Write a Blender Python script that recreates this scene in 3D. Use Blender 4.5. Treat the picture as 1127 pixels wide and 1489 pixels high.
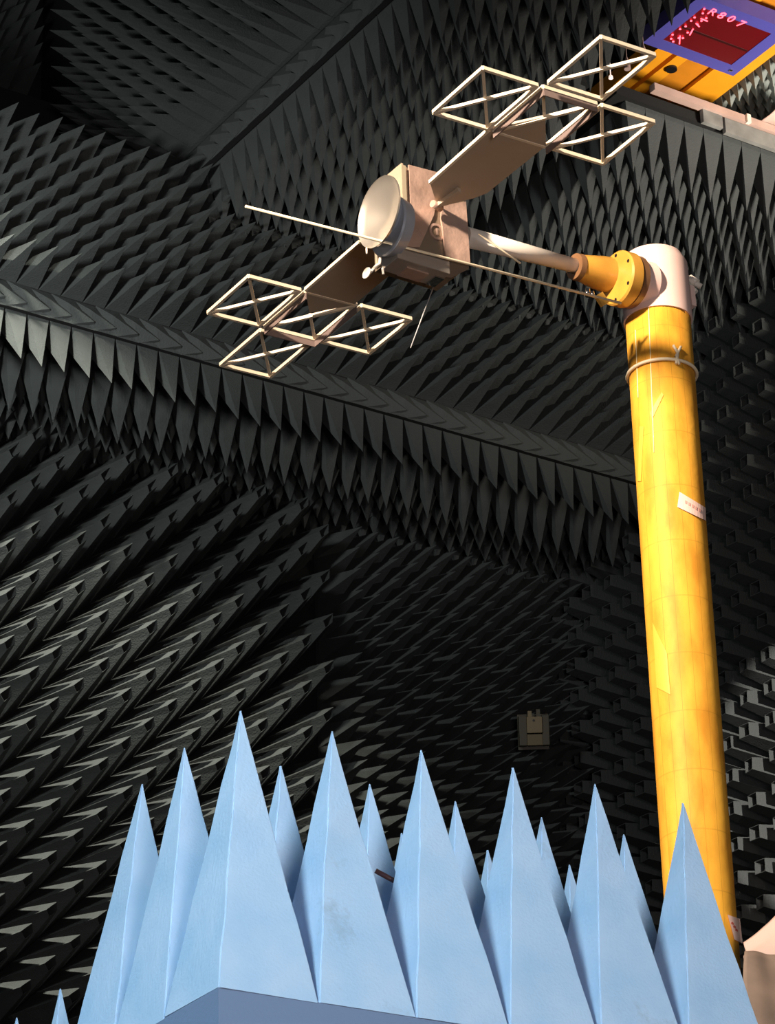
import bpy, bmesh, math, random
from mathutils import Vector, Matrix, Quaternion
random.seed(7)
for o in list(bpy.data.objects): bpy.data.objects.remove(o)
S = bpy.context.scene
COL = S.collection

# ------------------------------------------------------------------ camera
# world axes: X runs along the back wall, Y towards it, Z up; origin at the camera, floor at z = -1.6
CX, CY, F = 563.5, 744.5, 4707.8
AX = Vector((.8368139, .21993251, .5013703)).normalized()
AY = Vector((-.54670548, .3846053, .7437687)).normalized()
AZ = AX.cross(AY).normalized()
AX = AY.cross(AZ).normalized()
cam_x = Vector((AX.x, AY.x, AZ.x)); cam_y = -Vector((AX.y, AY.y, AZ.y)); cam_z = -Vector((AX.z, AY.z, AZ.z))
cd = bpy.data.cameras.new('camera')
cam = bpy.data.objects.new('camera', cd); COL.objects.link(cam)
cam.matrix_world = Matrix((cam_x, cam_y, cam_z)).transposed().to_4x4()
cd.sensor_fit = 'AUTO'; cd.sensor_width = 36; cd.lens = 36 * F / 1489
cd.clip_start = .05; cd.clip_end = 200
S.camera = cam

def ray(px, py):
    c = Vector(((px - CX) / F, (py - CY) / F, 1))
    return Vector((AX.dot(c), AY.dot(c), AZ.dot(c)))
def un(px, py, axis, val):
    r = ray(px, py); return r * (val / r[axis])

# ------------------------------------------------------------------ world, lights, exposure
w = bpy.data.worlds.new('world'); S.world = w; w.use_nodes = True
w.node_tree.nodes['Background'].inputs[0].default_value = (.75, .8, .9, 1)
w.node_tree.nodes['Background'].inputs[1].default_value = .062
S.view_settings.view_transform = 'Standard'; S.view_settings.look = 'None'
S.view_settings.gamma = 1; S.view_settings.use_curve_mapping = False
S.view_settings.exposure = 0.0

def area(name, loc, target, size, power, color, spread=180):
    l = bpy.data.lights.new(name, 'AREA'); l.shape = 'DISK'; l.size = size; l.energy = power; l.color = color
    l.spread = math.radians(spread)
    o = bpy.data.objects.new(name, l); COL.objects.link(o); o.location = loc
    o.rotation_euler = (Vector(target) - Vector(loc)).to_track_quat('-Z', 'Y').to_euler()
    return o
def spot(name, loc, target, angle, blend, size, power, color):
    l = bpy.data.lights.new(name, 'SPOT'); l.energy = power; l.color = color; l.shadow_soft_size = size
    l.spot_size = math.radians(angle); l.spot_blend = blend
    o = bpy.data.objects.new(name, l); COL.objects.link(o); o.location = loc
    o.rotation_euler = (Vector(target) - Vector(loc)).to_track_quat('-Z', 'Y').to_euler()
    return o
area('key_floodlight', (-3, 3.4, 7.9), (5.3, 7, 5.0), .8, 162, (1, .82, .66), 40)
area('fill_light', (.8, -3.0, .5), (4.5, 8, 5), 2.5, 84, (1, .89, .86), 90)  # unseen fill, added to brighten faces turned towards the camera
spot('left_floodlight', (4.8, 12.2, 11.4), (8.1, 15.6, 6.7), 44, .7, .2, 5200, (1, .97, .82))
area('bulkhead_fill', (4.9, 12.4, 8.3), (7.8, 15.0, 9.5), .5, 42, (.95, 1, .96), 100)  # unseen extra lamp, added to lift the left end of bulkhead and ridge
area('cart_floodlight', (-2.8, 1.0, 4.4), (3.0, 5, 2.0), 1.4, 29, (.70, .92, 1), 40)
spot('low_floodlight', (9.2, 7.4, 7.3), (12.5, 13.05, 7.15), 18, .08, .06, 3600, (1, .92, .84))
area('opening_floodlight', (11.9, 10.3, 8.6), (11.2, 12.6, 11), .6, 55, (1, .90, .78), 90)

# ------------------------------------------------------------------ materials
def mat(name, col, rough=.6, metal=0, noise=0, nscale=8, bump=0, bscale=60, emit=None, estr=0, col2=None, spec=None, coat=0):
    m = bpy.data.materials.new(name); m.use_nodes = True
    nt = m.node_tree; b = nt.nodes['Principled BSDF']
    b.inputs['Roughness'].default_value = rough; b.inputs['Metallic'].default_value = metal
    if spec is not None: b.inputs['Specular IOR Level'].default_value = spec
    if coat: b.inputs['Coat Weight'].default_value = coat; b.inputs['Coat Roughness'].default_value = .15
    tc = nt.nodes.new('ShaderNodeTexCoord')
    if noise or col2:
        n = nt.nodes.new('ShaderNodeTexNoise'); n.inputs['Scale'].default_value = nscale; n.inputs['Detail'].default_value = 5
        nt.links.new(tc.outputs['Object'], n.inputs['Vector'])
        r = nt.nodes.new('ShaderNodeValToRGB'); r.color_ramp.elements[0].position = .3; r.color_ramp.elements[1].position = .7
        c2 = col2 or tuple(min(1, c * (1 + noise)) for c in col)
        r.color_ramp.elements[0].color = (*(c * (1 - noise) for c in col), 1); r.color_ramp.elements[1].color = (*c2, 1)
        nt.links.new(n.outputs['Fac'], r.inputs[0]); nt.links.new(r.outputs[0], b.inputs['Base Color'])
    else:
        b.inputs['Base Color'].default_value = (*col, 1)
    if bump:
        n2 = nt.nodes.new('ShaderNodeTexNoise'); n2.inputs['Scale'].default_value = bscale; n2.inputs['Detail'].default_value = 6
        nt.links.new(tc.outputs['Object'], n2.inputs['Vector'])
        bp = nt.nodes.new('ShaderNodeBump'); bp.inputs['Strength'].default_value = bump; bp.inputs['Distance'].default_value = .02
        nt.links.new(n2.outputs['Fac'], bp.inputs['Height']); nt.links.new(bp.outputs[0], b.inputs['Normal'])
    if emit:
        b.inputs['Emission Color'].default_value = (*emit, 1); b.inputs['Emission Strength'].default_value = estr
    return m

FOAM = mat('charcoal_foam', (.072, .078, .077), .95, noise=.12, nscale=5, bump=.25, bscale=90, spec=.1)
FOAMB = mat('charcoal_foam_base', (.022, .022, .022), .95, spec=.05)
BROWN = mat('dark_brown_steel', (.045, .016, .010), .8)
def blue_mat():
    m = mat('pale_blue_foam', (.50, .66, .86), .62, bump=.14, bscale=150, spec=.3)
    nt = m.node_tree; b = nt.nodes['Principled BSDF']; tc = [n for n in nt.nodes if n.type == 'TEX_COORD'][0]
    big = nt.nodes.new('ShaderNodeTexNoise'); big.inputs['Scale'].default_value = 9; big.inputs['Detail'].default_value = 6
    nt.links.new(tc.outputs['Object'], big.inputs['Vector'])
    r = nt.nodes.new('ShaderNodeValToRGB')
    r.color_ramp.elements[0].position = .28; r.color_ramp.elements[0].color = (.38, .56, .78, 1)
    r.color_ramp.elements[1].position = .62; r.color_ramp.elements[1].color = (.48, .63, .83, 1)
    nt.links.new(big.outputs['Fac'], r.inputs[0])
    sm = nt.nodes.new('ShaderNodeTexNoise'); sm.inputs['Scale'].default_value = 3.2; sm.inputs['Detail'].default_value = 8; sm.inputs['Roughness'].default_value = .7
    g = nt.nodes.new('ShaderNodeNewGeometry'); nt.links.new(g.outputs['Position'], sm.inputs['Vector'])
    r2 = nt.nodes.new('ShaderNodeValToRGB'); r2.color_ramp.elements[0].position = .585; r2.color_ramp.elements[1].position = .66
    r2.color_ramp.elements[0].color = (0, 0, 0, 1); r2.color_ramp.elements[1].color = (.45, .45, .45, 1)
    nt.links.new(sm.outputs['Fac'], r2.inputs[0])
    mx = nt.nodes.new('ShaderNodeMix'); mx.data_type = 'RGBA'
    nt.links.new(r2.outputs[0], mx.inputs[0]); nt.links.new(r.outputs[0], mx.inputs[6]); mx.inputs[7].default_value = (.27, .33, .40, 1)
    nt.links.new(mx.outputs[2], b.inputs['Base Color'])
    return m
BLUE = blue_mat()
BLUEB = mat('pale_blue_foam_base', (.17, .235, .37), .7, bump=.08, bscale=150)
def tape_mat():
    m = mat('amber_tape', (.83, .42, .045), .6, spec=.25)
    nt = m.node_tree; b = nt.nodes['Principled BSDF']; L = nt.links
    tc = [n for n in nt.nodes if n.type == 'TEX_COORD'][0]
    sep = nt.nodes.new('ShaderNodeSeparateXYZ'); L.new(tc.outputs['Object'], sep.inputs[0])
    at = nt.nodes.new('ShaderNodeMath'); at.operation = 'ARCTAN2'; L.new(sep.outputs[1], at.inputs[0]); L.new(sep.outputs[0], at.inputs[1])
    comb = nt.nodes.new('ShaderNodeCombineXYZ'); L.new(at.outputs[0], comb.inputs[0]); L.new(sep.outputs[2], comb.inputs[1])
    n = nt.nodes.new('ShaderNodeTexNoise'); n.inputs['Scale'].default_value = 1.6; n.inputs['Detail'].default_value = 5
    mp = nt.nodes.new('ShaderNodeMapping'); mp.inputs['Scale'].default_value = (1, 3, 1); L.new(comb.outputs[0], mp.inputs[0]); L.new(mp.outputs[0], n.inputs[0])
    r = nt.nodes.new('ShaderNodeValToRGB'); r.color_ramp.elements[0].position = .35; r.color_ramp.elements[1].position = .68
    r.color_ramp.elements[0].color = (.58, .25, .022, 1); r.color_ramp.elements[1].color = (.80, .40, .04, 1)
    e = r.color_ramp.elements.new(.5); e.color = (.70, .335, .032, 1)
    L.new(n.outputs['Fac'], r.inputs[0])
    # thin seams running up the tube every 22 degrees and round it every 0.2 m
    def seam(src, mul, width):
        a = nt.nodes.new('ShaderNodeMath'); a.operation = 'MULTIPLY'; a.inputs[1].default_value = mul; L.new(src, a.inputs[0])
        f = nt.nodes.new('ShaderNodeMath'); f.operation = 'FRACT'; L.new(a.outputs[0], f.inputs[0])
        c = nt.nodes.new('ShaderNodeMath'); c.operation = 'LESS_THAN'; c.inputs[1].default_value = width; L.new(f.outputs[0], c.inputs[0])
        return c.outputs[0]
    s1 = seam(at.outputs[0], 16 / (2 * math.pi), .035); s2 = seam(sep.outputs[2], 5.2, .02)
    s2b = nt.nodes.new('ShaderNodeMath'); s2b.operation = 'MULTIPLY'; s2b.inputs[1].default_value = .5; L.new(s2, s2b.inputs[0])
    mxm = nt.nodes.new('ShaderNodeMath'); mxm.operation = 'MAXIMUM'; L.new(s1, mxm.inputs[0]); L.new(s2b.outputs[0], mxm.inputs[1])
    k = nt.nodes.new('ShaderNodeMath'); k.operation = 'MULTIPLY'; k.inputs[1].default_value = .55; L.new(mxm.outputs[0], k.inputs[0])
    mx = nt.nodes.new('ShaderNodeMix'); mx.data_type = 'RGBA'; L.new(k.outputs[0], mx.inputs[0]); L.new(r.outputs[0], mx.inputs[6])
    mx.inputs[7].default_value = (.35, .14, .01, 1); L.new(mx.outputs[2], b.inputs['Base Color'])
    n2 = nt.nodes.new('ShaderNodeTexNoise'); n2.inputs['Scale'].default_value = 14; n2.inputs['Detail'].default_value = 4; L.new(tc.outputs['Object'], n2.inputs[0])
    bp = nt.nodes.new('ShaderNodeBump'); bp.inputs['Strength'].default_value = .25; bp.inputs['Distance'].default_value = .01
    L.new(n2.outputs['Fac'], bp.inputs['Height']); L.new(bp.outputs[0], b.inputs['Normal'])
    return m
TAPE = tape_mat()
PINK = mat('pink_cream_tape', (.80, .56, .48), .55, noise=.06, nscale=6)
CREAM = mat('cream_painted_bar', (.80, .68, .50), .5)
WHITE = mat('off_white_plastic', (.78, .70, .60), .45)
PANEL = mat('matt_tan_panel', (.44, .345, .25), .6, noise=.05, nscale=5)
COPPER = mat('rose_copper_foil', (.50, .335, .26), .42, .35, noise=.18, nscale=14, bump=.35, bscale=16)
FOILD = mat('dull_bronze_foil', (.26, .20, .14), .45, .4, noise=.1, nscale=9)
SILVER = mat('silver_foil', (.62, .60, .56), .16, 1, bump=.12, bscale=9)
MIRROR = mat('dark_mirror_foil', (.42, .36, .30), .30, .40, bump=.15, bscale=7)
DISHM = mat('spun_silver', (.86, .78, .66), .30, .85)
GREYB = mat('blue_grey_metal', (.36, .39, .44), .35, .15)
SIDE = mat('shaded_bar_side', (.20, .145, .125), .6)  # sides of the cream bars, their shade put into the colour
YEL = mat('amber_wood_resin', (.60, .30, .045), .32, noise=.25, nscale=7, coat=.3)
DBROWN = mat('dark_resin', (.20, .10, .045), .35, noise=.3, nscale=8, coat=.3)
ORANGE = mat('orange_crane_paint', (.85, .34, .012), .5, noise=.05)
ORANGED = mat('darker_orange_crane_paint', (.62, .22, .010), .55, noise=.08)  # darker orange for the web between the flanges
BLUEP = mat('violet_blue_frame', (.075, .07, .34), .45)
REDS = mat('dark_red_screen', (.075, .0, .002), .4, emit=(.35, 0, .004), estr=.14)
LEDM = mat('lit_red_led', (1, .1, .1), .5, emit=(1, .06, .10), estr=5)
ROSY = mat('pinkish_rail', (.50, .34, .28), .6, noise=.1)
GREYF = mat('grey_fascia', (.20, .20, .185), .8, noise=.35, nscale=6)
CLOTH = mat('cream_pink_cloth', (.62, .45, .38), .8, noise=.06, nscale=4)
BEIGE = mat('beige_box', (.27, .21, .12), .7)
GLASSY = mat('smoky_plastic', (.07, .06, .035), .5)
DARK = mat('dark_metal', (.02, .018, .02), .4, .5)
CONC = mat('grey_floor', (.12, .12, .12), .8, noise=.1)
LABELW = mat('pinkish_label', (.80, .55, .46), .6)
REDINK = mat('red_ink', (.55, .10, .07), .6)
ROPE = mat('cream_cord', (.85, .72, .50), .6)

# ------------------------------------------------------------------ object helpers
def link(name, me, m=None, parent=None, loc=None):
    o = bpy.data.objects.new(name, me); COL.objects.link(o)
    if m is not None and not me.materials: me.materials.append(m)
    if parent is not None: o.parent = parent
    if loc is not None: o.location = loc
    return o
def tag(o, label, cat, group=None):
    o['label'] = label; o['category'] = cat
    if group: o['group'] = group
    return o
def empty(name, loc, label=None, cat=None, group=None):
    o = bpy.data.objects.new(name, None); COL.objects.link(o); o.location = loc; o.empty_display_size = .1
    if label: tag(o, label, cat, group)
    return o
def pydata(name, vs, fs, smooth=False):
    me = bpy.data.meshes.new(name); me.from_pydata([tuple(v) for v in vs], [], fs); me.update()
    bm = bmesh.new(); bm.from_mesh(me); bmesh.ops.recalc_face_normals(bm, faces=bm.faces); bm.to_mesh(me); bm.free()
    if smooth:
        for p in me.polygons: p.use_smooth = True
    return me
def box_data(lo, hi):
    x0, y0, z0 = lo; x1, y1, z1 = hi
    v = [(x0,y0,z0),(x1,y0,z0),(x1,y1,z0),(x0,y1,z0),(x0,y0,z1),(x1,y0,z1),(x1,y1,z1),(x0,y1,z1)]
    return v, [(0,3,2,1),(4,5,6,7),(0,1,5,4),(1,2,6,5),(2,3,7,6),(3,0,4,7)]
def box(name, lo, hi, m, parent=None, bevel=0, kind=None):
    me = pydata(name, *box_data(lo, hi))
    if bevel:
        bm = bmesh.new(); bm.from_mesh(me); bmesh.ops.bevel(bm, geom=list(bm.edges), offset=bevel, segments=2, affect='EDGES', profile=.6); bm.to_mesh(me); bm.free()
    o = link(name, me, m, parent)
    if kind: o['kind'] = kind
    return o
def frame_of(d):
    d = d.normalized(); u = Vector((0, 0, 1)) if abs(d.z) < .9 else Vector((1, 0, 0))
    a = d.cross(u).normalized(); return a, a.cross(d).normalized()
def tube_data(pts, rads, n=16, cap=True, round_end=False):
    pts = [Vector(p) for p in pts]
    if not hasattr(rads, '__len__'): rads = [rads] * len(pts)
    vs, fs = [], []
    a0 = None
    for i, p in enumerate(pts):
        d = (pts[min(i + 1, len(pts) - 1)] - pts[max(i - 1, 0)])
        if a0 is None: a, b = frame_of(d)
        else:
            b = d.normalized().cross(a0).normalized(); a = b.cross(d.normalized()).normalized(); 
        a0 = a; b = d.normalized().cross(a)
        for k in range(n):
            t = 2 * math.pi * k / n; vs.append(p + (a * math.cos(t) + b * math.sin(t)) * rads[i])
    for i in range(len(pts) - 1):
        for k in range(n):
            fs.append((i*n+k, i*n+(k+1)%n, (i+1)*n+(k+1)%n, (i+1)*n+k))
    if cap: fs += [tuple(range(n)), tuple(range((len(pts)-1)*n, len(pts)*n))]
    return vs, fs
def tube(name, pts, rads, m, parent=None, n=16, cap=True, smooth=True):
    me = pydata(name, *tube_data(pts, rads, n, cap))
    if smooth:
        for p in me.polygons: p.use_smooth = len(p.vertices) == 4
    return link(name, me, m, parent)
def lathe(name, origin, axis, prof, m, parent=None, n=48, smooth=True):
    """prof: (distance along the axis, radius) pairs"""
    d = Vector(axis).normalized(); a, b = frame_of(d); o = Vector(origin)
    vs = []; fs = []
    for s, r in prof:
        for k in range(n):
            t = 2*math.pi*k/n; vs.append(o + d*s + (a*math.cos(t) + b*math.sin(t))*max(r, 1e-5))
    for i in range(len(prof) - 1):
        for k in range(n): fs.append((i*n+k, i*n+(k+1)%n, (i+1)*n+(k+1)%n, (i+1)*n+k))
    me = pydata(name, vs, fs); bm = bmesh.new(); bm.from_mesh(me); bmesh.ops.remove_doubles(bm, verts=bm.verts, dist=1e-4)
    bmesh.ops.holes_fill(bm, edges=[e for e in bm.edges if e.is_boundary]) if prof[0] == prof[-1] else None
    bmesh.ops.recalc_face_normals(bm, faces=bm.faces); bm.to_mesh(me); bm.free()
    if smooth:
        for p in me.polygons: p.use_smooth = True
        me.set_sharp_from_angle(angle=math.radians(35))
    return link(name, me, m, parent)
def bar(name, a, b, w, h, m, parent, up=(0, 0, 1)):
    a = Vector(a); b = Vector(b); d = (b-a).normalized(); s = d.cross(Vector(up)).normalized(); u = s.cross(d)
    vs = []
    for p in (a, b):
        for x, y in ((-1,-1),(1,-1),(1,1),(-1,1)): vs.append(p + s*x*w/2 + u*y*h/2)
    return link(name, pydata(name, vs, [(0,3,2,1),(4,5,6,7),(0,1,5,4),(1,2,6,5),(2,3,7,6),(3,0,4,7)]), m, parent)
def slab(name, poly, off, m, parent):
    """poly: world points of one face, off: thickness vector"""
    n = len(poly); vs = [Vector(p) for p in poly] + [Vector(p) + Vector(off) for p in poly]
    fs = [tuple(range(n)), tuple(range(2*n-1, n-1, -1))] + [(i, (i+1)%n, n+(i+1)%n, n+i) for i in range(n)]
    return link(name, pydata(name, vs, fs), m, parent)

# pyramid meshes: apex along +Z of the mesh, square base of side 1 x 1 scaled below
def pyr_mesh(name, s, L, blunt=0, m=FOAM, block=.03, jitter=0, sub=False):
    h = s/2*.985; t = blunt/2
    vs = [(-h,-h,-block),(h,-h,-block),(h,h,-block),(-h,h,-block),(-h,-h,0),(h,-h,0),(h,h,0),(-h,h,0)]
    jx, jy = random.uniform(-jitter, jitter), random.uniform(-jitter, jitter)
    if blunt: vs += [(-t+jx,-t+jy,L),(t+jx,-t+jy,L),(t+jx,t+jy,L),(-t+jx,t+jy,L)]
    else: vs += [(jx, jy, L)]
    fs = [(3,2,1,0),(0,1,5,4),(1,2,6,5),(2,3,7,6),(3,0,4,7)]
    if blunt: fs += [(4,5,9,8),(5,6,10,9),(6,7,11,10),(7,4,8,11),(8,9,10,11)]
    else: fs += [(4,5,8),(5,6,8),(6,7,8),(7,4,8)]
    me = pydata(name, vs, fs); me.materials.append(m); return me

def field(parent, meshes, origin, U, V, N, us, vs_, keep=None, spin=0, limit=300, cam_sort=True, tilt=.012, name='pyramid'):
    """individual pyramids standing on a surface: origin + u*U + v*V, pointing along N"""
    U = Vector(U).normalized(); V = Vector(V).normalized(); N = Vector(N).normalized()
    base = Matrix((U, N.cross(U), N)).transposed().to_4x4()
    spots = []
    for u in us:
        for v in vs_:
            if isinstance(u, tuple): pass
            p = Vector(origin) + U*u + V*v
            spots.append(p)
    return plant(parent, meshes, spots, base, N, keep, spin, limit, tilt, name)
def vis(p, margin=60):
    q = Vector((AX.x*p.x+AY.x*p.y+AZ.x*p.z, AX.y*p.x+AY.y*p.y+AZ.y*p.z, AX.z*p.x+AY.z*p.y+AZ.z*p.z))
    x = q.x/q.z*F+CX; y = q.y/q.z*F+CY
    return q.z, -margin < x < 1127+margin and -margin < y < 1489+margin, x, y
def plant(parent, meshes, spots, base, N, keep, spin, limit, tilt, name):
    sp = []
    for p in spots:
        if keep and not keep(p): continue
        z, v, x, y = vis(p + N*.2)
        sp.append((0 if v else 1, z, p))
    sp.sort(key=lambda t: (t[0], t[1]))
    rest = []
    for i, (nv, z, p) in enumerate(sp):
        R = Matrix.Rotation(spin, 4, 'Z') @ Matrix.Rotation(random.gauss(0, tilt), 4, 'X') @ Matrix.Rotation(random.gauss(0, tilt), 4, 'Y')
        M = Matrix.Translation(p) @ base @ R @ Matrix.Scale(random.uniform(.96, 1.03), 4, (0, 0, 1))
        me = random.choice(meshes)
        if i < limit and not nv:
            o = bpy.data.objects.new(name, me); COL.objects.link(o); o.parent = parent; o.matrix_local = M
        else: rest.append((me, M))
    if rest:
        vs, fs = [], []
        for me, M in rest:
            b0 = len(vs); vs += [M @ v.co for v in me.vertices]; fs += [tuple(b0+i for i in p.vertices) for p in me.polygons]
        me = bpy.data.meshes.new('pyramid_rows'); me.from_pydata([tuple(v) for v in vs], [], fs); me.update(); me.materials.append(FOAM)
        o = link('pyramid_rows', me, None, parent); o['kind'] = 'stuff'
def fr(a, b, s): 
    n = int(math.floor((b-a)/s + 1e-6)) + 1
    return [a + i*s for i in range(n)]

# ------------------------------------------------------------------ the chamber
s = .148
YR, ZS, ZR, ZC, XC = 14.84, 9.50, 9.67, 10.71, 8.55     # ridge plane, low ceiling, ridge top, high ceiling, pocket side
YB, XR = 16.12, 12.62                                    # back wall and right wall base planes
P42 = [pyr_mesh('pyramid_small', s, .42, 0, FOAM, .04, .008) for _ in range(3)]
P30 = [pyr_mesh('pyramid_short', s, .30, 0, FOAM, .03, .006) for _ in range(3)]
P52 = [pyr_mesh('pyramid_long', s, .45, 0, FOAM, .04, .008) for _ in range(3)]
def hollow_mesh(name, sd, L, rt, shifts, m):
    """large pyramid whose open tip is cut at a slant, hollow inside; corners in the order of the base square"""
    h = sd/2*.985; c = [(-1,-1),(1,-1),(1,1),(-1,1)]
    vs = [(x*h, y*h, -.04) for x, y in c] + [(x*h, y*h, 0) for x, y in c]
    k = rt/2
    vs += [(x*k*(1-.0*q), y*k, L+q) for (x, y), q in zip(c, shifts)]                 # rim
    vs += [(x*k*.93, y*k*.93, L+q) for (x, y), q in zip(c, shifts)]                  # inner rim
    vs += [(x*k*1.0, y*k*1.0, L-.20) for x, y in c]                                  # cavity bottom
    fs = [(3,2,1,0)]
    for a, b in ((0,4),(4,8),(8,12),(12,16)):
        for i in range(4): j = (i+1) % 4; fs.append((a+i, a+j, b+j, b+i))
    fs.append((16,17,18,19))
    me = pydata(name, vs, fs); me.materials.append(m); return me
BIG = [hollow_mesh('pyramid_large', .225, .50, q, sh, FOAM) for q, sh in ((.046,(-.03,.0,.055,-.01)),(.050,(-.03,.0,.05,-.015)),(.044,(-.035,.005,.055,-.01)))]
BIGR = [hollow_mesh('pyramid_large_side', .215, .56, q, sh, FOAM) for q, sh in ((.080,(0,0,0,0)),(.084,(.012,0,0,.008)),(.078,(0,.01,.005,0)))]

floor = box('floor', (-6, -6, -1.7), (16, 19, -1.6), CONC, kind='structure')
wall_back = box('wall_back', (5.5, YB+.04, -1.6), (XR+.3, YB+.3, 12.0), FOAMB, kind='structure')
wall_right = box('wall_right', (XR+.04, 6.0, -1.6), (XR+.3, YB+.04, 14.0), FOAMB, kind='structure')

# small pyramids of the back wall, right of the large ones
XL = 10.20
x0 = 10.226 % s; z0 = 8.8875 % s
field(wall_back, P42, (x0, YB, z0), (1,0,0), (0,0,1), (0,-1,0),
      fr(math.floor((XL+.08-x0)/s+1)*s, XR-.1-x0, s), fr(math.floor(5.6/s)*s, ZS-.1-z0, s), limit=300)
# large pyramids turned a quarter, left part of the back wall
a0 = un(121, 715.5, 1, 15.62)                             # valley between four of them
D = .318; spots = []
for i in range(-14, 10):
    for j in range(-16, 6):
        for h in (0, .5):
            x = a0.x + (i+h)*D; z = a0.z + (j+h)*D
            if 5.9 < x < XL-.08 and 5.6 < z < ZS-.1: spots.append(Vector((x, YB, z)))
baseY = Matrix((Vector((1,0,0)), Vector((0,-1,0)).cross(Vector((1,0,0))), Vector((0,-1,0)))).transposed().to_4x4()
plant(wall_back, BIG, spots, baseY, Vector((0,-1,0)), None, math.pi/4, 300, .006, 'large_pyramid')
# right wall
field(wall_right, BIGR, (XR, YB-.15, 5.5), (0,-1,0), (0,0,1), (-1,0,0), fr(0, 4.2, .215), fr(0, 5.2, .22), limit=300, tilt=.008)

# low ceiling strip in front of the back wall, with hanging pyramids
low = box('ceiling', (5.5, YR, ZS+.03), (XR+.04, YB+.3, ZR), FOAMB, kind='structure')
a = un(30, 524, 2, 9.14); x0 = a.x - 9*.147
P39 = [pyr_mesh('pyramid_corner', .147, .39, 0, FOAM, .03, .006) for _ in range(3)]
n45 = Vector((0, -.15, -.36)).normalized()
field(low, P39, (x0, YR+.075, ZS), (1,0,0), (0,1,0), n45, fr(0, XR-.1-x0, .147), [0], limit=60)
field(low, P52, (x0, YR+.075, ZS), (1,0,0), (0,1,0), (0,0,-1), fr(0, XR-.1-x0, s), [2*s], limit=60)
field(low, P30, (x0, YR+.075, ZS), (1,0,0), (0,1,0), (0,0,-1), fr(0, XR-.1-x0, s), fr(3*s, 1.2, s), limit=180)

# bulkhead above the ridge
bulk = box('wall_bulkhead', (5.5, YR+.035, ZR), (XR+.04, YR+.2, ZC), FOAMB, kind='structure')
x0 = un(56, 230, 1, 14.42).x - 12*s
field(bulk, P42, (x0, YR, ZR+.075), (1,0,0), (0,0,1), (0,-1,0), fr(0, XR-.1-x0, s), fr(0, ZC-ZR-.1, s), limit=300)

# ridge strips: fascia with overlapping slanted foam scales
def scales(parent, start, along, out, height, n, pitch, length):
    al = Vector(along); ou = Vector(out); up = Vector((0,0,1)); H = height
    vs = [up*0, up*H, al*length*.55 + up*H*.98, al*length + up*H*.18, al*length*.5 + up*0]
    top = al*length*.30 + up*H*.62 + ou*.050
    tip = al*length*.93 + up*H*.22 + ou*.034
    V = [v for v in vs] + [top, tip, ou*.012 + up*H*.5]
    Fc = [(0,1,7),(1,5,7),(1,2,5),(2,3,6),(2,6,5),(3,4,6),(4,5,6),(4,0,7),(4,7,5),(4,3,2,1,0)]
    me = pydata('foam_scale', V, Fc); me.materials.append(FOAM)
    for i in range(n):
        o = bpy.data.objects.new('foam_scale', me); COL.objects.link(o); o.parent = parent
        o.location = Vector(start) + al*pitch*i + ou*(.004*(i % 2)); o.scale = (1, 1, random.uniform(.96, 1.0))
trim1 = box('trim_1', (5.5, YR-.03, ZS), (XR, YR, ZR), FOAMB, kind='structure')
scales(trim1, (6.9, YR-.03, ZS), (1,0,0), (0,-1,0), .17, 38, s, .29)

# high ceiling: left panel, slot, right panel
SX0, SX1, SY1, YE = 10.10, 10.28, 14.30, 12.66
ceil_l = box('ceiling', (XC, 8.5, ZC+.03), (9.93, YR+.2, ZC+.10), FOAMB, kind='structure')
box('ceiling', (9.93, YE, ZC+.03), (SX0, YR+.2, ZC+.10), FOAMB, kind='structure')
ceil_r = box('ceiling', (SX1, YE, ZC+.03), (XR+.04, YR+.2, ZC+.10), FOAMB, kind='structure')
ceil_b = box('ceiling', (SX0, SY1, ZC+.03), (SX1, YR+.2, ZC+.10), FOAMB, kind='structure')
a = un(319.9, 371.1, 2, 10.3); x0 = a.x - math.floor((a.x - XC - .07)/s)*s; y0 = a.y % s
ys = fr(y0 + math.ceil((8.7-y0)/s)*s, YR-.08, s)
field(ceil_l, P42, (x0, 0, ZC), (1,0,0), (0,1,0), (0,0,-1), fr(0, SX0-.06-x0, s), [y for y in ys if y > 11], limit=300, keep=lambda q: q.y > YE or q.x < 9.72)
nx = math.ceil((SX1+.06-x0)/s)
field(ceil_r, P42, (x0, 0, ZC), (1,0,0), (0,1,0), (0,0,-1), fr(nx*s, XR-.1-x0, s), [y for y in ys if y > YE+.05], limit=300)
field(ceil_b, P42, (x0, 0, ZC), (1,0,0), (0,1,0), (0,0,-1), [u for u in fr(0, 3, s) if SX0-.06 < x0+u < SX1+.06], [y for y in ys if y > SY1+.05])

# pocket left of the high ceiling: its side wall, far wall, dark gap
pock = box('wall_pocket_side', (XC+.035, 8.5, ZC+.02), (XC+.2, 17.0, 15.0), FOAMB, kind='structure')
p = un(110.5, 121, 0, XC-.38)
field(pock, P42, (XC, p.y, p.z), (0,-1,0), (0,0,1), (-1,0,0), fr(-2*s, 6.0, s), [z*s for z in range(-12, 22) if p.z+z*s > ZC+.27], keep=lambda q: q.y < 16.3 and vis(q)[1], limit=300)
trim2 = box('trim_2', (XC-.005, 9.0, ZC), (XC+.035, YR+.3, ZC+.19), FOAMB, kind='structure')
scales(trim2, (XC-.005, YR+.24, ZC), (0,-1,0), (-1,0,0), .19, 36, s, .29)
far = box('wall_pocket_far', (4.5, 16.85, 12.35), (XC+.035, 17.1, 15.2), FOAMB, kind='structure')
field(far, P42, (6.0, 16.82, 12.5), (1,0,0), (0,0,1), (0,-1,0), fr(0, 2.5, s), fr(0, 2.2, s), limit=300)
gap = box('wall_gap', (4.5, 17.5, 9.6), (12.6, 17.7, 12.6), BROWN, kind='structure')
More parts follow.
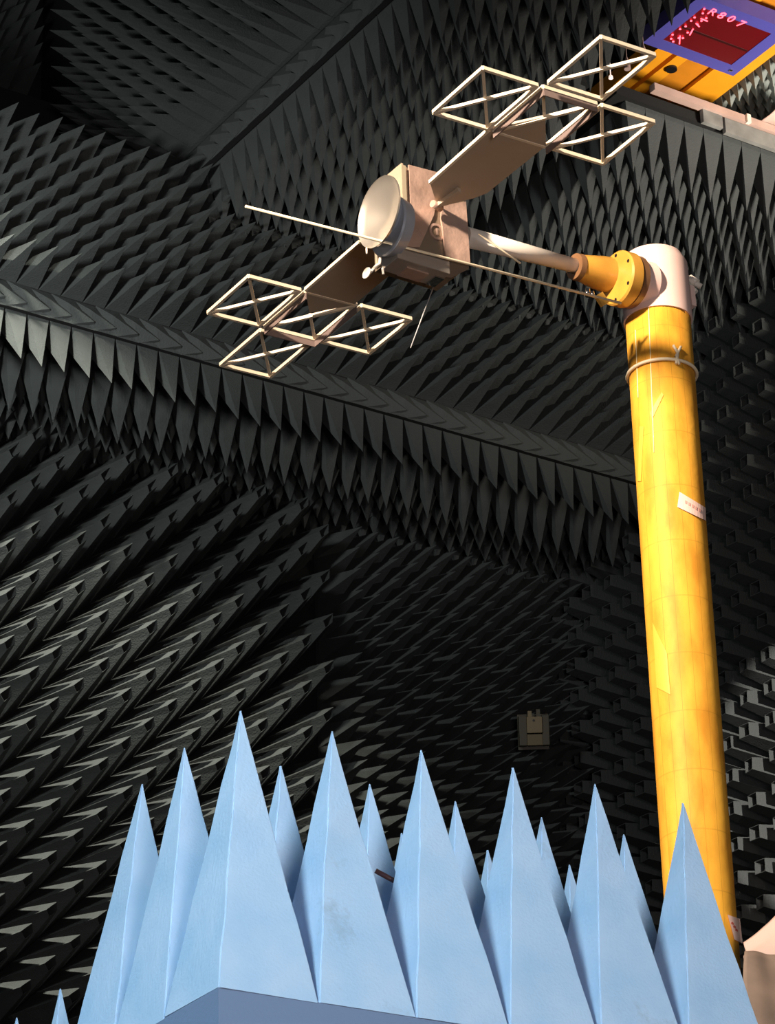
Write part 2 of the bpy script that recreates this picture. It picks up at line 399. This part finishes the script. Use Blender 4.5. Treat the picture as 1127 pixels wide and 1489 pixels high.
for i, (px, py) in enumerate(((25, 178), (42, 196), (88, 192), (112, 203), (66, 206), (12, 172))):
    c = un(px, py, 1, 17.2)
    me = pydata('clip', *box_data((-.07,-.05,-.03), (.07,.3,.03)))
    o = link('rail_clip', me, BROWN, gap, c)

# ------------------------------------------------------------------ crane, display and edge rail in the ceiling opening
rail = empty('edge_rail', (11.3, YE-.04, ZC+.1), 'pinkish metal rail along the open edge of the ceiling, top right', 'rail')
def child_box(name, lo, hi, m, parent, bevel=0):
    o = box(name, lo, hi, m, parent, bevel); o.matrix_parent_inverse = Matrix.Translation(-parent.location); return o
child_box('rail_bar', (10.52, YE-.07, ZC+.10), (XR, YE-.02, ZC+.15), ROSY, rail)
child_box('fascia_panel', (10.90, YE-.05, ZC+.01), (11.05, YE-.02, ZC+.10), GREYF, rail)
child_box('fascia_panel', (11.06, YE-.06, ZC-.02), (XR, YE-.03, ZC+.085), GREYF, rail)
child_box('clamp', (11.22, YE-.085, ZC+.095), (11.25, YE-.06, ZC+.155), WHITE, rail)

ZG = 11.10
crane = empty('bridge_crane', (10.9, 13, ZG), 'orange painted crane girder seen through the opening and slot of the ceiling', 'crane')
child_box('flange', (10.55, 9.5, ZG), (10.66, 14.08, ZG+.10), ORANGE, crane)
child_box('web', (10.66, 9.5, ZG+.06), (10.70, 14.08, ZG+.10), BROWN, crane)
child_box('flange', (10.70, 9.5, ZG+.005), (10.78, 14.08, ZG+.10), ORANGE, crane)
child_box('web', (10.78, 9.5, ZG+.03), (10.98, 14.08, ZG+.10), ORANGED, crane)
child_box('flange', (10.98, 9.5, ZG), (11.20, 14.08, ZG+.10), ORANGE, crane)
lathe('wheel_stop', un(976, 96, 2, ZG+.02), (0,0,-1), [(0,.035),(.03,.035),(.03,0)], DARK, crane, 24).matrix_parent_inverse = Matrix.Translation(-crane.location)
rb2 = empty('rail_beam', (10.7, 14.9, ZG), 'dark brown beam in the slot behind the right array of the spacecraft', 'beam')
child_box('flange', (10.45, 14.10, ZG+.02), (11.20, 16.8, ZG+.10), BROWN, rb2)
child_box('cover_plate', (10.58, 14.14, ZG), (10.72, 14.30, ZG+.02), ROSY, rb2)
child_box('cover_plate', (10.60, 14.42, ZG), (10.68, 14.50, ZG+.02), ROSY, rb2)

roof = box('ceiling', (11.22, 9.0, ZG+.06), (XR, 14.4, ZG+.12), FOAMB, kind='structure')
PT = [pyr_mesh('pyramid_tiny', .075, .12, 0, mat('grey_green_foam', (.24, .27, .25), .9), .02, 0)]
field(roof, PT, (11.26, 11.9, ZG+.04), (1,0,0), (0,1,0), (0,0,-1), fr(0, 1.0, .078), fr(0, 1.3, .078), limit=300)

disp = empty('display_panel', (10.72, 12.2, 10.95), 'violet blue framed display with glowing red digits under the crane', 'display')
ZD = 10.95
c_b = un(1063, 94, 2, ZD); c_r = un(1121, 48, 2, ZD); c_l = un(975, 62, 2, ZD)
X1 = c_b.x; X0 = c_l.x - .06; Y1 = c_b.y; Y0 = c_r.y
fw = .085
for lo, hi in (((X0-fw, Y1, ZD-.004), (X1+fw, Y1+fw, ZD+.1)), ((X0-fw, Y0-fw, ZD-.004), (X1+fw, Y0, ZD+.1)),
               ((X0-fw, Y0, ZD-.004), (X0, Y1, ZD+.1)), ((X1, Y0, ZD-.004), (X1+fw, Y1, ZD+.1))):
    child_box('frame_bar', lo, hi, BLUEP, disp)
child_box('screen', (X0, Y0, ZD), (X1, Y1, ZD+.03), REDS, disp)
child_box('screen_divider', (X0+.02, (Y0+Y1)/2+.02, ZD-.004), (X1-.01, (Y0+Y1)/2+.035, ZD), mat('dark_red_line', (.03, 0, 0), .4), disp)
lathe('bolt', (X1+.03, Y1+.04, ZD-.004), (0,0,-1), [(0,.012),(.006,.012),(.008,.006),(.008,0)], SILVER, disp, 12).matrix_parent_inverse = Matrix.Translation(-disp.location)
def text_mesh(name, body, size, M, m, parent, ext=.002):
    c = bpy.data.curves.new(name, 'FONT'); c.body = body; c.size = size; c.extrude = ext; c.align_x = 'CENTER'; c.align_y = 'CENTER'; c.offset = 0
    t = bpy.data.objects.new(name, c); COL.objects.link(t)
    dg = bpy.context.evaluated_depsgraph_get(); me = bpy.data.meshes.new_from_object(t.evaluated_get(dg))
    bpy.data.objects.remove(t)
    me.transform(M); me.materials.clear(); me.materials.append(m)
    return link(name, me, None, parent)
# LED digits, read from below, top of the letters towards the far side of the frame
q0 = un(1030, 17, 2, ZD-.004); q1 = un(1078, 34, 2, ZD-.004)
for ch, px, py in (('R', 1036, 18), ('8', 1049, 23), ('0', 1063, 28), ('7', 1077, 35)):
    q = un(px, py, 2, ZD-.006)
    Mx = Matrix.Translation(q) @ Matrix((Vector((1,0,0)), Vector((0,-1,0)), Vector((0,0,-1)))).transposed().to_4x4() @ Matrix.Scale(.92, 4)
    o = text_mesh('digit', ch, .095, Mx, LEDM, disp, .001); o.matrix_parent_inverse = Matrix.Translation(-disp.location)
for px, py in ((978,50),(976,56),(979,60),(989,42),(997,38),(1000,47),(1005,30),(1010,25),(1014,35),(1020,30),(1024,13),(1022,19),(1027,26),(987,55),(993,55)):
    q = un(px, py, 2, ZD-.006); r = .007
    lathe('led', q, (0,0,-1), [(0,r),(.004,r),(.006,0)], LEDM, disp, 8).matrix_parent_inverse = Matrix.Translation(-disp.location)
for (ax_, ay_), (bx_, by_) in (((988,64),(989,52)),((1003,51),(1008,42)),((1012,34),(1017,39)),((1019,27),(1029,31))):
    a = un(ax_, ay_, 2, ZD-.006); b = un(bx_, by_, 2, ZD-.006)
    bar('led_stroke', a, b, .007, .004, LEDM, disp).matrix_parent_inverse = Matrix.Translation(-disp.location)

drape = None

# ------------------------------------------------------------------ helpers for things placed by absolute coordinates
def at_root(root):
    for o in COL.objects:
        if o.parent is root and o.matrix_parent_inverse == Matrix.Identity(4): o.matrix_parent_inverse = Matrix.Translation(-root.location)

# white tarpaulin top right above the opening
tp = [un(1080,178,2,ZG+.22), un(1127,148,2,ZG+.22), un(1150,160,2,ZG+.22), un(1150,215,2,ZG+.22), un(1105,190,2,ZG+.22)]
def cloth(name, corners, nx, ny, amp, m, thick=.004, seed=0, freq=14):
    from mathutils import noise
    a, b, c, d = [Vector(v) for v in corners]; vs = []; fs = []
    nrm = (b-a).cross(d-a).normalized()
    for lay in (0, 1):
        for j in range(ny+1):
            for i in range(nx+1):
                u, v = i/nx, j/ny
                p = (a*(1-u)+b*u)*(1-v) + (d*(1-u)+c*u)*v
                h = noise.noise(Vector((u*freq*.35+seed, v*freq*.12+seed, seed)))*amp + math.sin(v*freq + noise.noise(p*2)*3 + u*2)*amp*.45
                vs.append(p + nrm*(h + lay*thick))
    K = (nx+1)*(ny+1)
    for j in range(ny):
        for i in range(nx):
            q = j*(nx+1)+i; fs.append((q, q+1, q+nx+2, q+nx+1)); fs.append((K+q, K+q+nx+1, K+q+nx+2, K+q+1))
    rim = [i for i in range(nx+1)] + [j*(nx+1)+nx for j in range(1, ny+1)] + [ny*(nx+1)+i for i in range(nx-1, -1, -1)] + [j*(nx+1) for j in range(ny-1, 0, -1)]
    for k in range(len(rim)):
        x, y = rim[k], rim[(k+1) % len(rim)]; fs.append((x, K+x, K+y, y))
    me = pydata(name, vs, fs, True); return link(name, me, m)
tarp = cloth('tarpaulin', [un(1084,192,2,ZC+.16), un(1148,146,2,ZC+.16), un(1190,190,2,ZC+.16), un(1160,245,2,ZC+.16)], 20, 20, .02, CLOTH, seed=3, freq=9)
tag(tarp, 'pale wrinkled sheet lying above the ceiling opening at the right edge', 'sheet')

# ------------------------------------------------------------------ the model spacecraft
sat = empty('satellite_model', (4.98, 7.145, 5.305), 'model spacecraft with two cross shaped arrays, silver dish and copper body on a white boom', 'satellite model')
O = Vector((4.98183758, 7.14546784, 5.30520643))
Rm = Matrix(((.999,.004,-.035),(-.003,1.,.017),(.036,-.017,.999)))
SC, CB, P0, G = .26, .7505, 2.0608, .10556
def A(a, b, z=0): return O + Rm @ Vector((b*SC*CB, -a*SC, z))      # a along the array axis, b across (cells)
def par(o, root=sat):
    o.matrix_parent_inverse = Matrix.Translation(-root.location); return o
BW = .010
def cell(p0, q0, edges=('l','r','t','b'), diag=(1, 1), deep=()):
    p1, q1 = p0+1, q0+1
    E = {'l': ((p0,q0),(p1,q0)), 'r': ((p0,q1),(p1,q1)), 'b': ((p0,q0),(p0,q1)), 't': ((p1,q0),(p1,q1))}
    for k in edges:
        (a1,b1),(a2,b2) = E[k]
        par(bar('frame_bar', A(a1,b1), A(a2,b2), BW, .012, CREAM, sat))
        if k in deep: par(bar('frame_side', A(a1,b1,-.017), A(a2,b2,-.017), .004, .024, SIDE, sat))
    if diag[0]: par(bar('diagonal_bar', A(p0,q0,-.002), A(p1,q1,-.002), BW*.95, .010, CREAM, sat))
    if diag[1]: par(bar('diagonal_bar', A(p0,q1,.004), A(p1,q0,.004), BW*.95, .010, CREAM, sat))
def wing(sd):
    c0 = P0 if sd > 0 else -P0-1                                       # centre cell start
    cell(c0, -.5, edges=('l','r','t','b') if 1 else (), diag=(0, 0), deep=('l','r','t' if sd > 0 else 'b'))
    # centre cell: one half is closed by the panel, the rest is open lattice
    par(bar('diagonal_bar', A(c0,-.5,-.002), A(c0+1,.5,-.002), BW, .012, CREAM, sat))
    if sd > 0: par(bar('diagonal_bar', A(c0+.5,0,.004), A(c0+1,-.5,.004), BW*.95, .010, CREAM, sat))
    else: par(bar('diagonal_bar', A(c0+.5,0,.004), A(c0,.5,.004), BW*.95, .010, CREAM, sat))
    cell(c0, -1.5-G); cell(c0, .5+G)
    cell(c0+(1+G)*sd, -.5)
    if sd > 0:
        poly = [A(1.06-.05,-.5), A(c0,-.5), A(c0+.5,0), A(c0+.5*0+.98*.0+.5,0), A(c0,.5)]
wing(1); wing(-1)
# solid panels, plan outlines read off their own plane
nz = Rm @ Vector((0,0,1)); dpl = O.dot(nz)
def onp(px, py, dz=0):
    r = ray(px, py); return r * ((dpl + dz) / r.dot(nz))
rp = [(625,265),(711,188),(793,170),(794,212),(708,281),(690,288),(640,301),(633,290)]
par(slab('array_panel', [onp(*q, -.004) for q in rp], nz*.008, PANEL, sat))
lp = [(444,421),(523,352),(545,349),(600,356),(590,385),(562,404),(541,421),(514,444),(450,455)]
par(slab('array_panel', [onp(*q, -.004) for q in lp], nz*.008, PANEL, sat))
par(bar('panel_edge', onp(625,265), onp(711,188), .009, .012, CREAM, sat)); par(bar('panel_edge', onp(444,421), onp(523,352), .009, .012, CREAM, sat))
# yoke arms between body and panels
par(bar('yoke_arm', onp(635,300,-.02), onp(668,276,-.015), .014, .014, PANEL, sat))
par(tube('hinge', [onp(629,296,-.02), onp(641,303,-.02)], .012, COPPER, sat, 10))

# body box
X0b, X1b, Y0b, Y1b = 4.872, 5.105, 7.055, 7.23
Zb0 = un(590, 359.5, 1, Y0b).z; Zt = un(593, 240.5, 1, Y0b).z
X0b = un(590, 359.5, 1, Y0b).x; X1b = un(681, 384, 1, Y0b).x
body = par(box('body', (X0b, Y0b+.004, Zb0), (X1b, Y1b, Zt-.004), FOILD, sat, .003))
def facepoly(pts, y, off=-.006):
    return [un(x, yy, 1, y) for x, yy in pts]
c3 = lambda x, y: (500 + x/5.123, 220 + y/5.123)
l = [c3(*q) for q in ((476,106),(700,165),(645,235),(682,370),(664,480),(556,722),(462,714),(464,492),(492,480),(482,160))]
par(slab('copper_plate', facepoly(l, Y0b+.002), (0,-.006,0), COPPER, sat))
r_ = [c3(*q) for q in ((722,424),(745,408),(900,382),(932,848),(752,786),(716,500))]
par(slab('copper_plate', facepoly(r_, Y0b+.002), (0,-.008,0), COPPER, sat))
cc = un(*c3(690,602), 1, Y0b+.003)
par(lathe('ring_mark', cc, (0,-1,0), [(0,.021),(.004,.021),(.004,.029),(0,.029),(0,.021)], COPPER, sat, 32))
par(box('ring_tab', (cc.x-.002, cc.y-.004, cc.z-.012), (cc.x+.004, cc.y, cc.z+.012), COPPER, sat))
par(box('side_plate', (X0b-.006, Y0b-.002, Zb0+.005), (X0b, Y1b-.015, Zt), mat('pale_gold_foil', (.80,.62,.44), .35, .5, bump=.3, bscale=14), sat))
par(box('edge_strip', (X0b-.010, Y0b-.008, Zb0+.12), (X0b+.006, Y0b+.002, Zt-.01), mat('bright_gold_foil', (.9,.74,.50), .3, .6), sat))
# mirrored underside: three facets and the hanging tray
def quad_slab(name, pts, zs, m, off=(0,0,.006)):
    return par(slab(name, [un(x, y, 2, z) for (x, y), z in zip(pts, zs)], off, m, sat))
quad_slab('underside', [(589,360),(681,385),(682,391),(656,404),(641,402),(556,381)], [Zb0-.004]*6, MIRROR)
bt = un(600, 390, 2, Zb0-.05)
par(box('tray', (bt.x-.075, bt.y-.03, Zb0-.050), (bt.x+.12, bt.y+.06, Zb0-.004), MIRROR, sat, .003))
par(box('tray_panel', (bt.x-.02, bt.y+.0, Zb0-.055), (bt.x+.06, bt.y+.055, Zb0-.050), COPPER, sat))
par(box('tray_panel', (bt.x+.085, bt.y+.0, Zb0-.055), (bt.x+.118, bt.y+.055, Zb0-.050), SILVER, sat))
# dish facing -X with its conical back and neck
dc = un(551, 308, 0, X0b-.105)
R_ = .114
par(lathe('dish', dc, (-1,0,0), [(-.036,0),(-.034,.02),(-.024,.05),(-.010,.09),(0,R_),(.003,R_+.002),(-.003,R_+.002),(-.015,.092),(-.029,.05),(-.039,.02),(-.041,0)], DISHM, sat, 48))
par(lathe('dish_back', dc, (1,0,0), [(.014,.085),(.036,.070),(.040,.070),(.040,.0)], GREYB, sat, 40))
sc_ = un(563, 328, 0, X0b-.068)
par(lathe('dish_shroud', sc_, (1,0,0), [(0,0),(0,.094),(.006,.098),(.045,.088),(.045,0)], GREYB, sat, 40))
par(bar('shroud_brace', un(577,352,0,X0b-.03), un(589,322,0,X0b-.008), .006, .006, CREAM, sat))

# small secondary dish on a bent arm
sd0 = un(533, 397, 1, 7.10)
par(lathe('small_dish', sd0, (-1,-.1,.1), [(-.012,0),(-.006,.014),(0,.019),(.002,.018),(-.004,.012),(-.009,0)], WHITE, sat, 24))
par(tube('small_dish_arm', [sd0+Vector((.008,0,0)), un(548,386,1,7.1), un(552,384,1,7.1), un(553,375,1,7.1)], .005, WHITE, sat, 8))
par(tube('sensor_tip', [un(533,361,1,7.1), un(533.5,369,1,7.1)], .003, WHITE, sat, 8))
par(tube('sensor_tip', [un(556.5,390,1,7.1), un(557.5,399,1,7.1)], .004, WHITE, sat, 8))
# long rods
ra = un(357, 300, 1, Y0b-.02); rb = un(903, 441, 1, Y0b-.03)
par(tube('long_antenna_rod', [ra, rb], [.0042, .0046], ROPE, sat, 8))
par(tube('thin_probe', [un(631,415,1,7.16), un(597,506,1,7.16)], [.002,.0016], mat('grey_wire', (.4,.4,.4), .5), sat, 6))
par(tube('short_antenna', [un(696,340,1,7.02), un(757,383,1,7.0)], [.0025,.0035], ROPE, sat, 8))
# white boom carrying the body
bo1 = un(676, 344, 1, 7.14); bo2 = un(838, 387, 1, 7.14)
par(tube('boom', [bo1, bo2], [.033, .0235], WHITE, sat, 28))

# ------------------------------------------------------------------ pillar with head
PXc, PYc = 5.92, 7.14
top = un(956, 446, 1, PYc-.1).z
pil = empty('target_pillar', (PXc, PYc, -1.6), 'tall round pillar wrapped in glossy amber tape carrying the spacecraft boom', 'pillar')
# the tube leans very slightly, measured from both silhouettes
pa = un(955, 440, 1, PYc); pb = un(1019, 1330, 1, PYc)
dxz = (pb.x-pa.x)/(pb.z-pa.z)
def pilx(z): return pa.x + (z-pa.z)*dxz
ztop = pa.z + .10
RP = .1065
par(lathe('amber_tube', (0,0,0), (0,0,1), [(0, RP+.002), (1, RP+.002)], TAPE, pil, 64), pil).hide_render = False
tubeo = [o for o in COL.objects if o.name.startswith('amber_tube')][0]
bpy.data.objects.remove(tubeo)
H = ztop + 1.6
me = pydata('amber_tube', *tube_data([(0,0,i*H/12) for i in range(13)], RP, 64), True)
tb = link('amber_tube', me, TAPE, pil); tb.location = (pilx(-1.6)-PXc, 0, 0); tb.rotation_euler = (0, math.atan(dxz), 0)
# pink cap
zc = un(954, 436, 1, PYc-RP).z
zt_ = un(957, 370, 1, PYc).z
cap = par(lathe('cap', (pilx(zc), PYc, zc-.0), (0,0,1), [(-.005, RP+.001),(-.005, RP+.006),(.05, RP+.006),(zt_-zc-.055, RP+.004),(zt_-zc-.022, RP-.012),(zt_-zc-.004, RP-.045),(zt_-zc+.004, 0)], PINK, pil, 56), pil)
# elbow collar towards the flange
f0 = un(908, 407, 1, 7.10); dirx = (bo2-bo1).normalized()
par(lathe('cap_neck', f0 + dirx*.02, dirx, [(0,.072),(.07,.080),(.08,.06)], PINK, pil, 40), pil)
fl = f0 - dirx*.035
par(lathe('flange', fl, dirx, [(0,0),(0,.086),(.006,.092),(.044,.092),(.052,.084),(.052,0)], YEL, pil, 56), pil)
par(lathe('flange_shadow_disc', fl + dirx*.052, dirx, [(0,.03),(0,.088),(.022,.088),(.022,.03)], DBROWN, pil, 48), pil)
aa, bb = frame_of(dirx)
for t in range(6):
    th = math.radians(60*t+20); c = fl + (aa*math.cos(th)+bb*math.sin(th))*.076
    par(lathe('bolt_hole', c - dirx*.001, dirx, [(0,0),(0,.006),(.003,.006)], DARK, pil, 12), pil)
sl0 = un(838, 388, 1, 7.14)
par(lathe('sleeve', sl0, dirx, [(-.004,.026),(-.004,.042),(.02,.044),(.10,.058),(.19,.064),(.19,.02)], YEL, pil, 40), pil)
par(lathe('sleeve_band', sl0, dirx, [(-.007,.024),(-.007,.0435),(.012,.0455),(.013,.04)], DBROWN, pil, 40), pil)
q = un(875, 435, 1, 7.02)
par(bar('clamp_plate', un(870,428,1,7.03), un(880,443,1,7.03), .035, .012, YEL, pil, (0,1,0)), pil)
par(tube('clamp_screw', [un(854,421,1,7.05), un(855,431,1,7.05)], .009, SILVER, pil, 10), pil)
par(tube('clamp_screw', [un(861,424,1,7.05), un(862,432,1,7.05)], .007, SILVER, pil, 10), pil)
# taped bundle of cable ends on the far side of the cap
for (x1, y1), (x2, y2), r in (((998,405),(1020,417),.010),((1000,412),(1012,425),.009),((1003,404),(1014,411),.012),((1004,415),(1007,426),.007)):
    par(tube('cable_end', [un(x1,y1,1,PYc+.02), un(x2,y2,1,PYc)], r, WHITE, pil, 12), pil)
par(bar('tape_flap', un(1000,420,1,PYc), un(1003,449,1,PYc), .018, .05, PINK, pil, (0,1,0)), pil)
# cord tied round the tube
zr = un(957, 516, 1, PYc-RP).z; pts = []
for i in range(49):
    t = 2*math.pi*i/48
    pts.append(Vector((pilx(zr)+(RP+.006)*math.cos(t), PYc+(RP+.006)*math.sin(t), zr - .002*math.cos(t))))
cord = tube('tied_cord', pts, .0058, ROPE, None, 8); tag(cord, 'cream cord tied round the upper part of the amber pillar', 'cord')
for (x1,y1),(x2,y2) in (((979,502),(986,514)),((986,514),(983,529)),((990,504),(983,518)),((983,518),(988,530))):
    def onpil(x, y):
        r = ray(x, y); # hit of the view ray with the tube
        d = Vector((r.x, r.y)); c = Vector((pilx(zr), PYc)); A_ = d.dot(d); B_ = -2*d.dot(c); C_ = c.dot(c) - (RP+.008)**2
        t = (-B_ - math.sqrt(max(0, B_*B_-4*A_*C_)))/(2*A_); return r*t
    o = tube('knot_end', [onpil(x1,y1), onpil(x2,y2)], .0045, ROPE, cord, 8)
def onpil2(x, y, off=.002):
    r = ray(x, y); zz = (r*(PYc/r.y)).z; c = Vector((pilx(zz), PYc)); d = Vector((r.x, r.y))
    A_ = d.dot(d); B_ = -2*d.dot(c); C_ = c.dot(c) - (RP+off)**2
    t = (-B_ - math.sqrt(max(0, B_*B_-4*A_*C_)))/(2*A_); return r*t
def wrap(name, quad, m, parent, off=.0025, n=10, lift=.002):
    """a sticker wrapped on the tube; quad in the order tl, tr, br, bl"""
    tl, tr, br, bl = quad; vs = []; fs = []
    for lay in (0, 1):
        for j in (0, 1):
            for i in range(n+1):
                u = i/n
                x = (tl[0]*(1-u)+tr[0]*u) if j == 0 else (bl[0]*(1-u)+br[0]*u)
                y = (tl[1]*(1-u)+tr[1]*u) if j == 0 else (bl[1]*(1-u)+br[1]*u)
                vs.append(onpil2(x, y - 5*math.sin(math.pi*u)*0, off + lay*lift))
    K = 2*(n+1)
    for i in range(n):
        fs += [(i, i+1, n+2+i, n+1+i), (K+i, K+n+1+i, K+n+2+i, K+i+1), (i, K+i, K+i+1, i+1), (n+1+i, n+2+i, K+n+2+i, K+n+1+i)]
    fs += [(0, n+1, K+n+1, K), (n, K+n, K+2*n+1, 2*n+1)]
    return par(link(name, pydata(name, vs, fs), m, parent), parent)
lab = wrap('paper_label', ((988,715),(1026,738),(1026.5,757),(985,737)), LABELW, pil)
for i in range(5):
    wrap('label_mark', ((996+i*5, 727+i*2.9),(999+i*5, 728.6+i*2.9),(999+i*5, 733+i*2.9),(996+i*5, 731.5+i*2.9)), mat('faded_red_ink', (.66,.34,.28), .6), pil, .005, 2, .0006)
wrap('paper_label', ((1058,1330),(1076,1336),(1080,1372),(1068,1366)), LABELW, pil)
for i in range(3):
    wrap('label_mark', ((1064+i*3, 1340+i*5),(1067+i*3, 1342+i*5),(1067+i*3, 1345+i*5),(1063+i*3, 1343+i*5)), REDINK, pil, .005, 2, .0006)
# overlapping strips of lighter tape
AMB2 = mat('lighter_amber_tape', (.80, .41, .045), .55); AMB3 = mat('darker_amber_tape', (.58, .27, .025), .5)
for quad, m_ in ((((930,620),(936,620),(932,700),(927,700)), AMB2), (((949,905),(970,950),(975,1010),(955,1000)), AMB2),
                 (((945,600),(962,570),(965,574),(948,610)), AMB2)):
    wrap('tape_strip', quad, m_, pil, .001, 6, .0012)
for x1, y1, x2, y2 in ((943,424,951,640),(924,462,928,560)):
    par(tube('glue_bead', [onpil2(x1+(x2-x1)*t/8, y1+(y2-y1)*t/8+18, .001) for t in range(9)], .0016, mat('clear_glue', (.95,.80,.45), .15), pil, 6), pil)
par(box('foot_plate', (pilx(-1.6)-.25, PYc-.25, -1.6), (pilx(-1.6)+.25, PYc+.25, -1.57), DARK, pil), pil)

# ------------------------------------------------------------------ pale blue absorber tiles in front
u = .203; OB = Vector((14.12479282, 23.50820228, 8.67453078))*u
Bx = Vector((.999, -.033, 0)).normalized(); By = Vector((.033, .999, 0)).normalized(); Bz = Vector((0,0,1)); HB = 2.83*u
def blue_pyr(seed):
    rnd = random.Random(seed); h = u/2*.992; n = 8
    vs = []; fs = []
    for i in range(n+1):
        t = i/n; r = h*(1-t) + .0012
        bulge = 1
        for sx, sy in ((-1,-1),(1,-1),(1,1),(-1,1)):
            vs.append((sx*r + rnd.gauss(0,.0007), sy*r + rnd.gauss(0,.0007), HB*t))
    for i in range(n):
        for k in range(4): fs.append((i*4+k, i*4+(k+1)%4, (i+1)*4+(k+1)%4, (i+1)*4+k))
    fs += [(0,1,2,3), (n*4,n*4+1,n*4+2,n*4+3)]
    me = pydata('pyramid', vs, fs); me.materials.append(BLUE)
    bm = bmesh.new(); bm.from_mesh(me)
    eds = [e for e in bm.edges if abs(e.verts[0].co.z-e.verts[1].co.z) > .02]
    bmesh.ops.bevel(bm, geom=eds, offset=.0022, segments=2, affect='EDGES'); bm.to_mesh(me); bm.free()
    return me
bmesh_v = [blue_pyr(k) for k in range(4)]
def blue_tile(i0, j0, dz, label, origin=OB, n=3, group='pale blue pyramid absorber tiles on the pedestal'):
    loc = origin + Bx*u*(i0+1) + By*u*(j0+1) + Bz*dz
    t = empty('pyramid_absorber', loc - Bz*.12, label, 'foam absorber', group); t.rotation_euler = (0,0,math.atan2(Bx.y, Bx.x))
    for i in range(n):
        for j in range(n):
            o = link('pyramid', bmesh_v[(i*2+j+i0) % 4], None, t, ((i-1)*u, (j-1)*u, .12))
            o.rotation_euler = (random.gauss(0,.006), random.gauss(0,.006), 0)
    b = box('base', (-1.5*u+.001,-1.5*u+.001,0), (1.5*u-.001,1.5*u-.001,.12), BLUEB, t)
    return t
blue_tile(0, 0, 0, 'left tile of the pair of pale blue spiked foam absorbers on the pedestal')
blue_tile(3, 0, 0, 'right tile of pale blue spiked foam absorbers, reaching in front of the amber pillar')
# pedestal
pd = empty('foam_pedestal', OB + Bx*u*2.5 + By*u - Bz*(OB.z+1.6), 'dark pedestal under the pale blue absorber tiles', 'pedestal'); pd.rotation_euler = (0,0,math.atan2(Bx.y,Bx.x))
hz = OB.z + 1.6 - .12
box('top_board', (-3.0*u, -1.5*u, hz-.04), (3.0*u, 1.5*u, hz), BLUEB, pd)
for sx in (-1, 1):
    for sy in (-1, 1): box('leg', (sx*2.8*u-.03, sy*1.3*u-.03, 0), (sx*2.8*u+.03, sy*1.3*u+.03, hz-.04), DARK, pd)
# lower absorber block at the left, only its tips in view
tl = un(88, 1438, 1, 5.44)
lo_or = tl - Bz*HB - Bx*u*2
t2 = blue_tile(0, 0, 0, 'lower pale blue foam absorber whose tips just show at bottom left', origin=lo_or)
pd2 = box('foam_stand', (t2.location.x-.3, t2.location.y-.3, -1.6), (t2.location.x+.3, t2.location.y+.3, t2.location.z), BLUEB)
tag(pd2, 'tall pale foam stand below the bottom left absorber tips', 'stand')

# thin dark rod lying between the spikes
a = un(546, 1266, 1, OB.y+u*.36); b = un(577, 1283, 1, OB.y+u*.30)
rod = tube('thin_rod', [a, b + (b-a)*.5], .0050, mat('dark_rod', (.10,.05,.05), .3), None, 12); tag(rod, 'thin dark rod lying between the pale blue foam spikes', 'rod')

# pink cloth at the lower right
def und(px, py, y): return un(px, py, 1, y)
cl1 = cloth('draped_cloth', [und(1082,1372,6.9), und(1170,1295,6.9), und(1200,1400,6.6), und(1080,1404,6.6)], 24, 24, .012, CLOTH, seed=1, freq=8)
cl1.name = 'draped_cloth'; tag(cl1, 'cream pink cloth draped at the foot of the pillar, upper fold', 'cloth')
cl2 = cloth('draped_cloth', [und(1084,1382,6.5), und(1200,1392,6.5), und(1230,1640,6.25), und(1086,1640,6.25)], 24, 30, .015, mat('brown_pink_cloth', (.24,.165,.12), .8, noise=.2), seed=5, freq=11)  # darker brownish cloth below the cream fold
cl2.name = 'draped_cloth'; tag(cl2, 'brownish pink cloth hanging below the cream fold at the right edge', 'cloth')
zt = min(v.co.z for v in cl2.data.vertices)
q = und(1150, 1500, 6.75)
cab = empty('covered_stand', (q.x+.22, q.y, -1.6), 'stand hidden under the pink cloth at the right edge', 'stand')
box('stand_post', (-.12,-.1,0), (.12,.1,q.z+1.6+.12), DARK, cab)

# small box fixture on the back wall
fx = un(776, 1062, 1, 15.62)
fix = empty('wall_box', fx, 'small beige box in a smoky bracket among the dark wall pyramids', 'box'); fix.rotation_euler = (.33, 0, -.59)
box('bracket', (-.095,-.05,-.10), (-.045,.10,.095), GLASSY, fix, .004)
box('bracket', (.055,-.05,-.10), (.10,.10,.095), GLASSY, fix, .004)
box('back_plate', (-.10,.08,-.12), (.10,.11,.11), GLASSY, fix)
box('face', (-.045,-.06,-.02), (.055,.02,.085), BEIGE, fix, .004)
box('lower_face', (-.045,-.05,-.10), (.055,.02,-.028), mat('darker_beige', (.17,.13,.07), .6), fix, .004)
box('prong', (-.035,-.02,.085), (-.010,.02,.125), BEIGE, fix); box('prong', (.02,-.02,.085), (.045,.02,.135), GLASSY, fix)
box('stem', (-.02,.11,-.02), (.02,.62,.02), GLASSY, fix)
lathe('dot', (.0,-.061,.06), (0,-1,0), [(0,.008),(.002,.008),(.002,0)], DARK, fix, 12)

# pale pegs and a bulb hanging from the crane beside the slot
DUSTY = mat('dusty_pink', (.45,.32,.28), .6)
for px, py, hh in ((935,63,.10),(911,82,.09)):
    q = un(px, py, 2, ZC+.05)
    par(lathe('peg', q, (0,0,-1), [(-(ZG+.02-q.z),.003),(0,.003),(hh*.6,.018),(hh,.020),(hh,0)], DUSTY, crane, 14), crane)
q = un(888, 110, 2, ZC+.02)
o = lathe('slot_lamp', q, (0,0,-1), [(-(ZG+.03-q.z),.003),(-.01,.003),(0,.006),(.004,.012),(.02,.014),(.030,0)], mat('lit_bulb', (1,.8,.7), .4, emit=(1,.75,.65), estr=1.0), None, 16); tag(o, 'tiny lit bulb hanging in the ceiling slot behind the array', 'lamp')
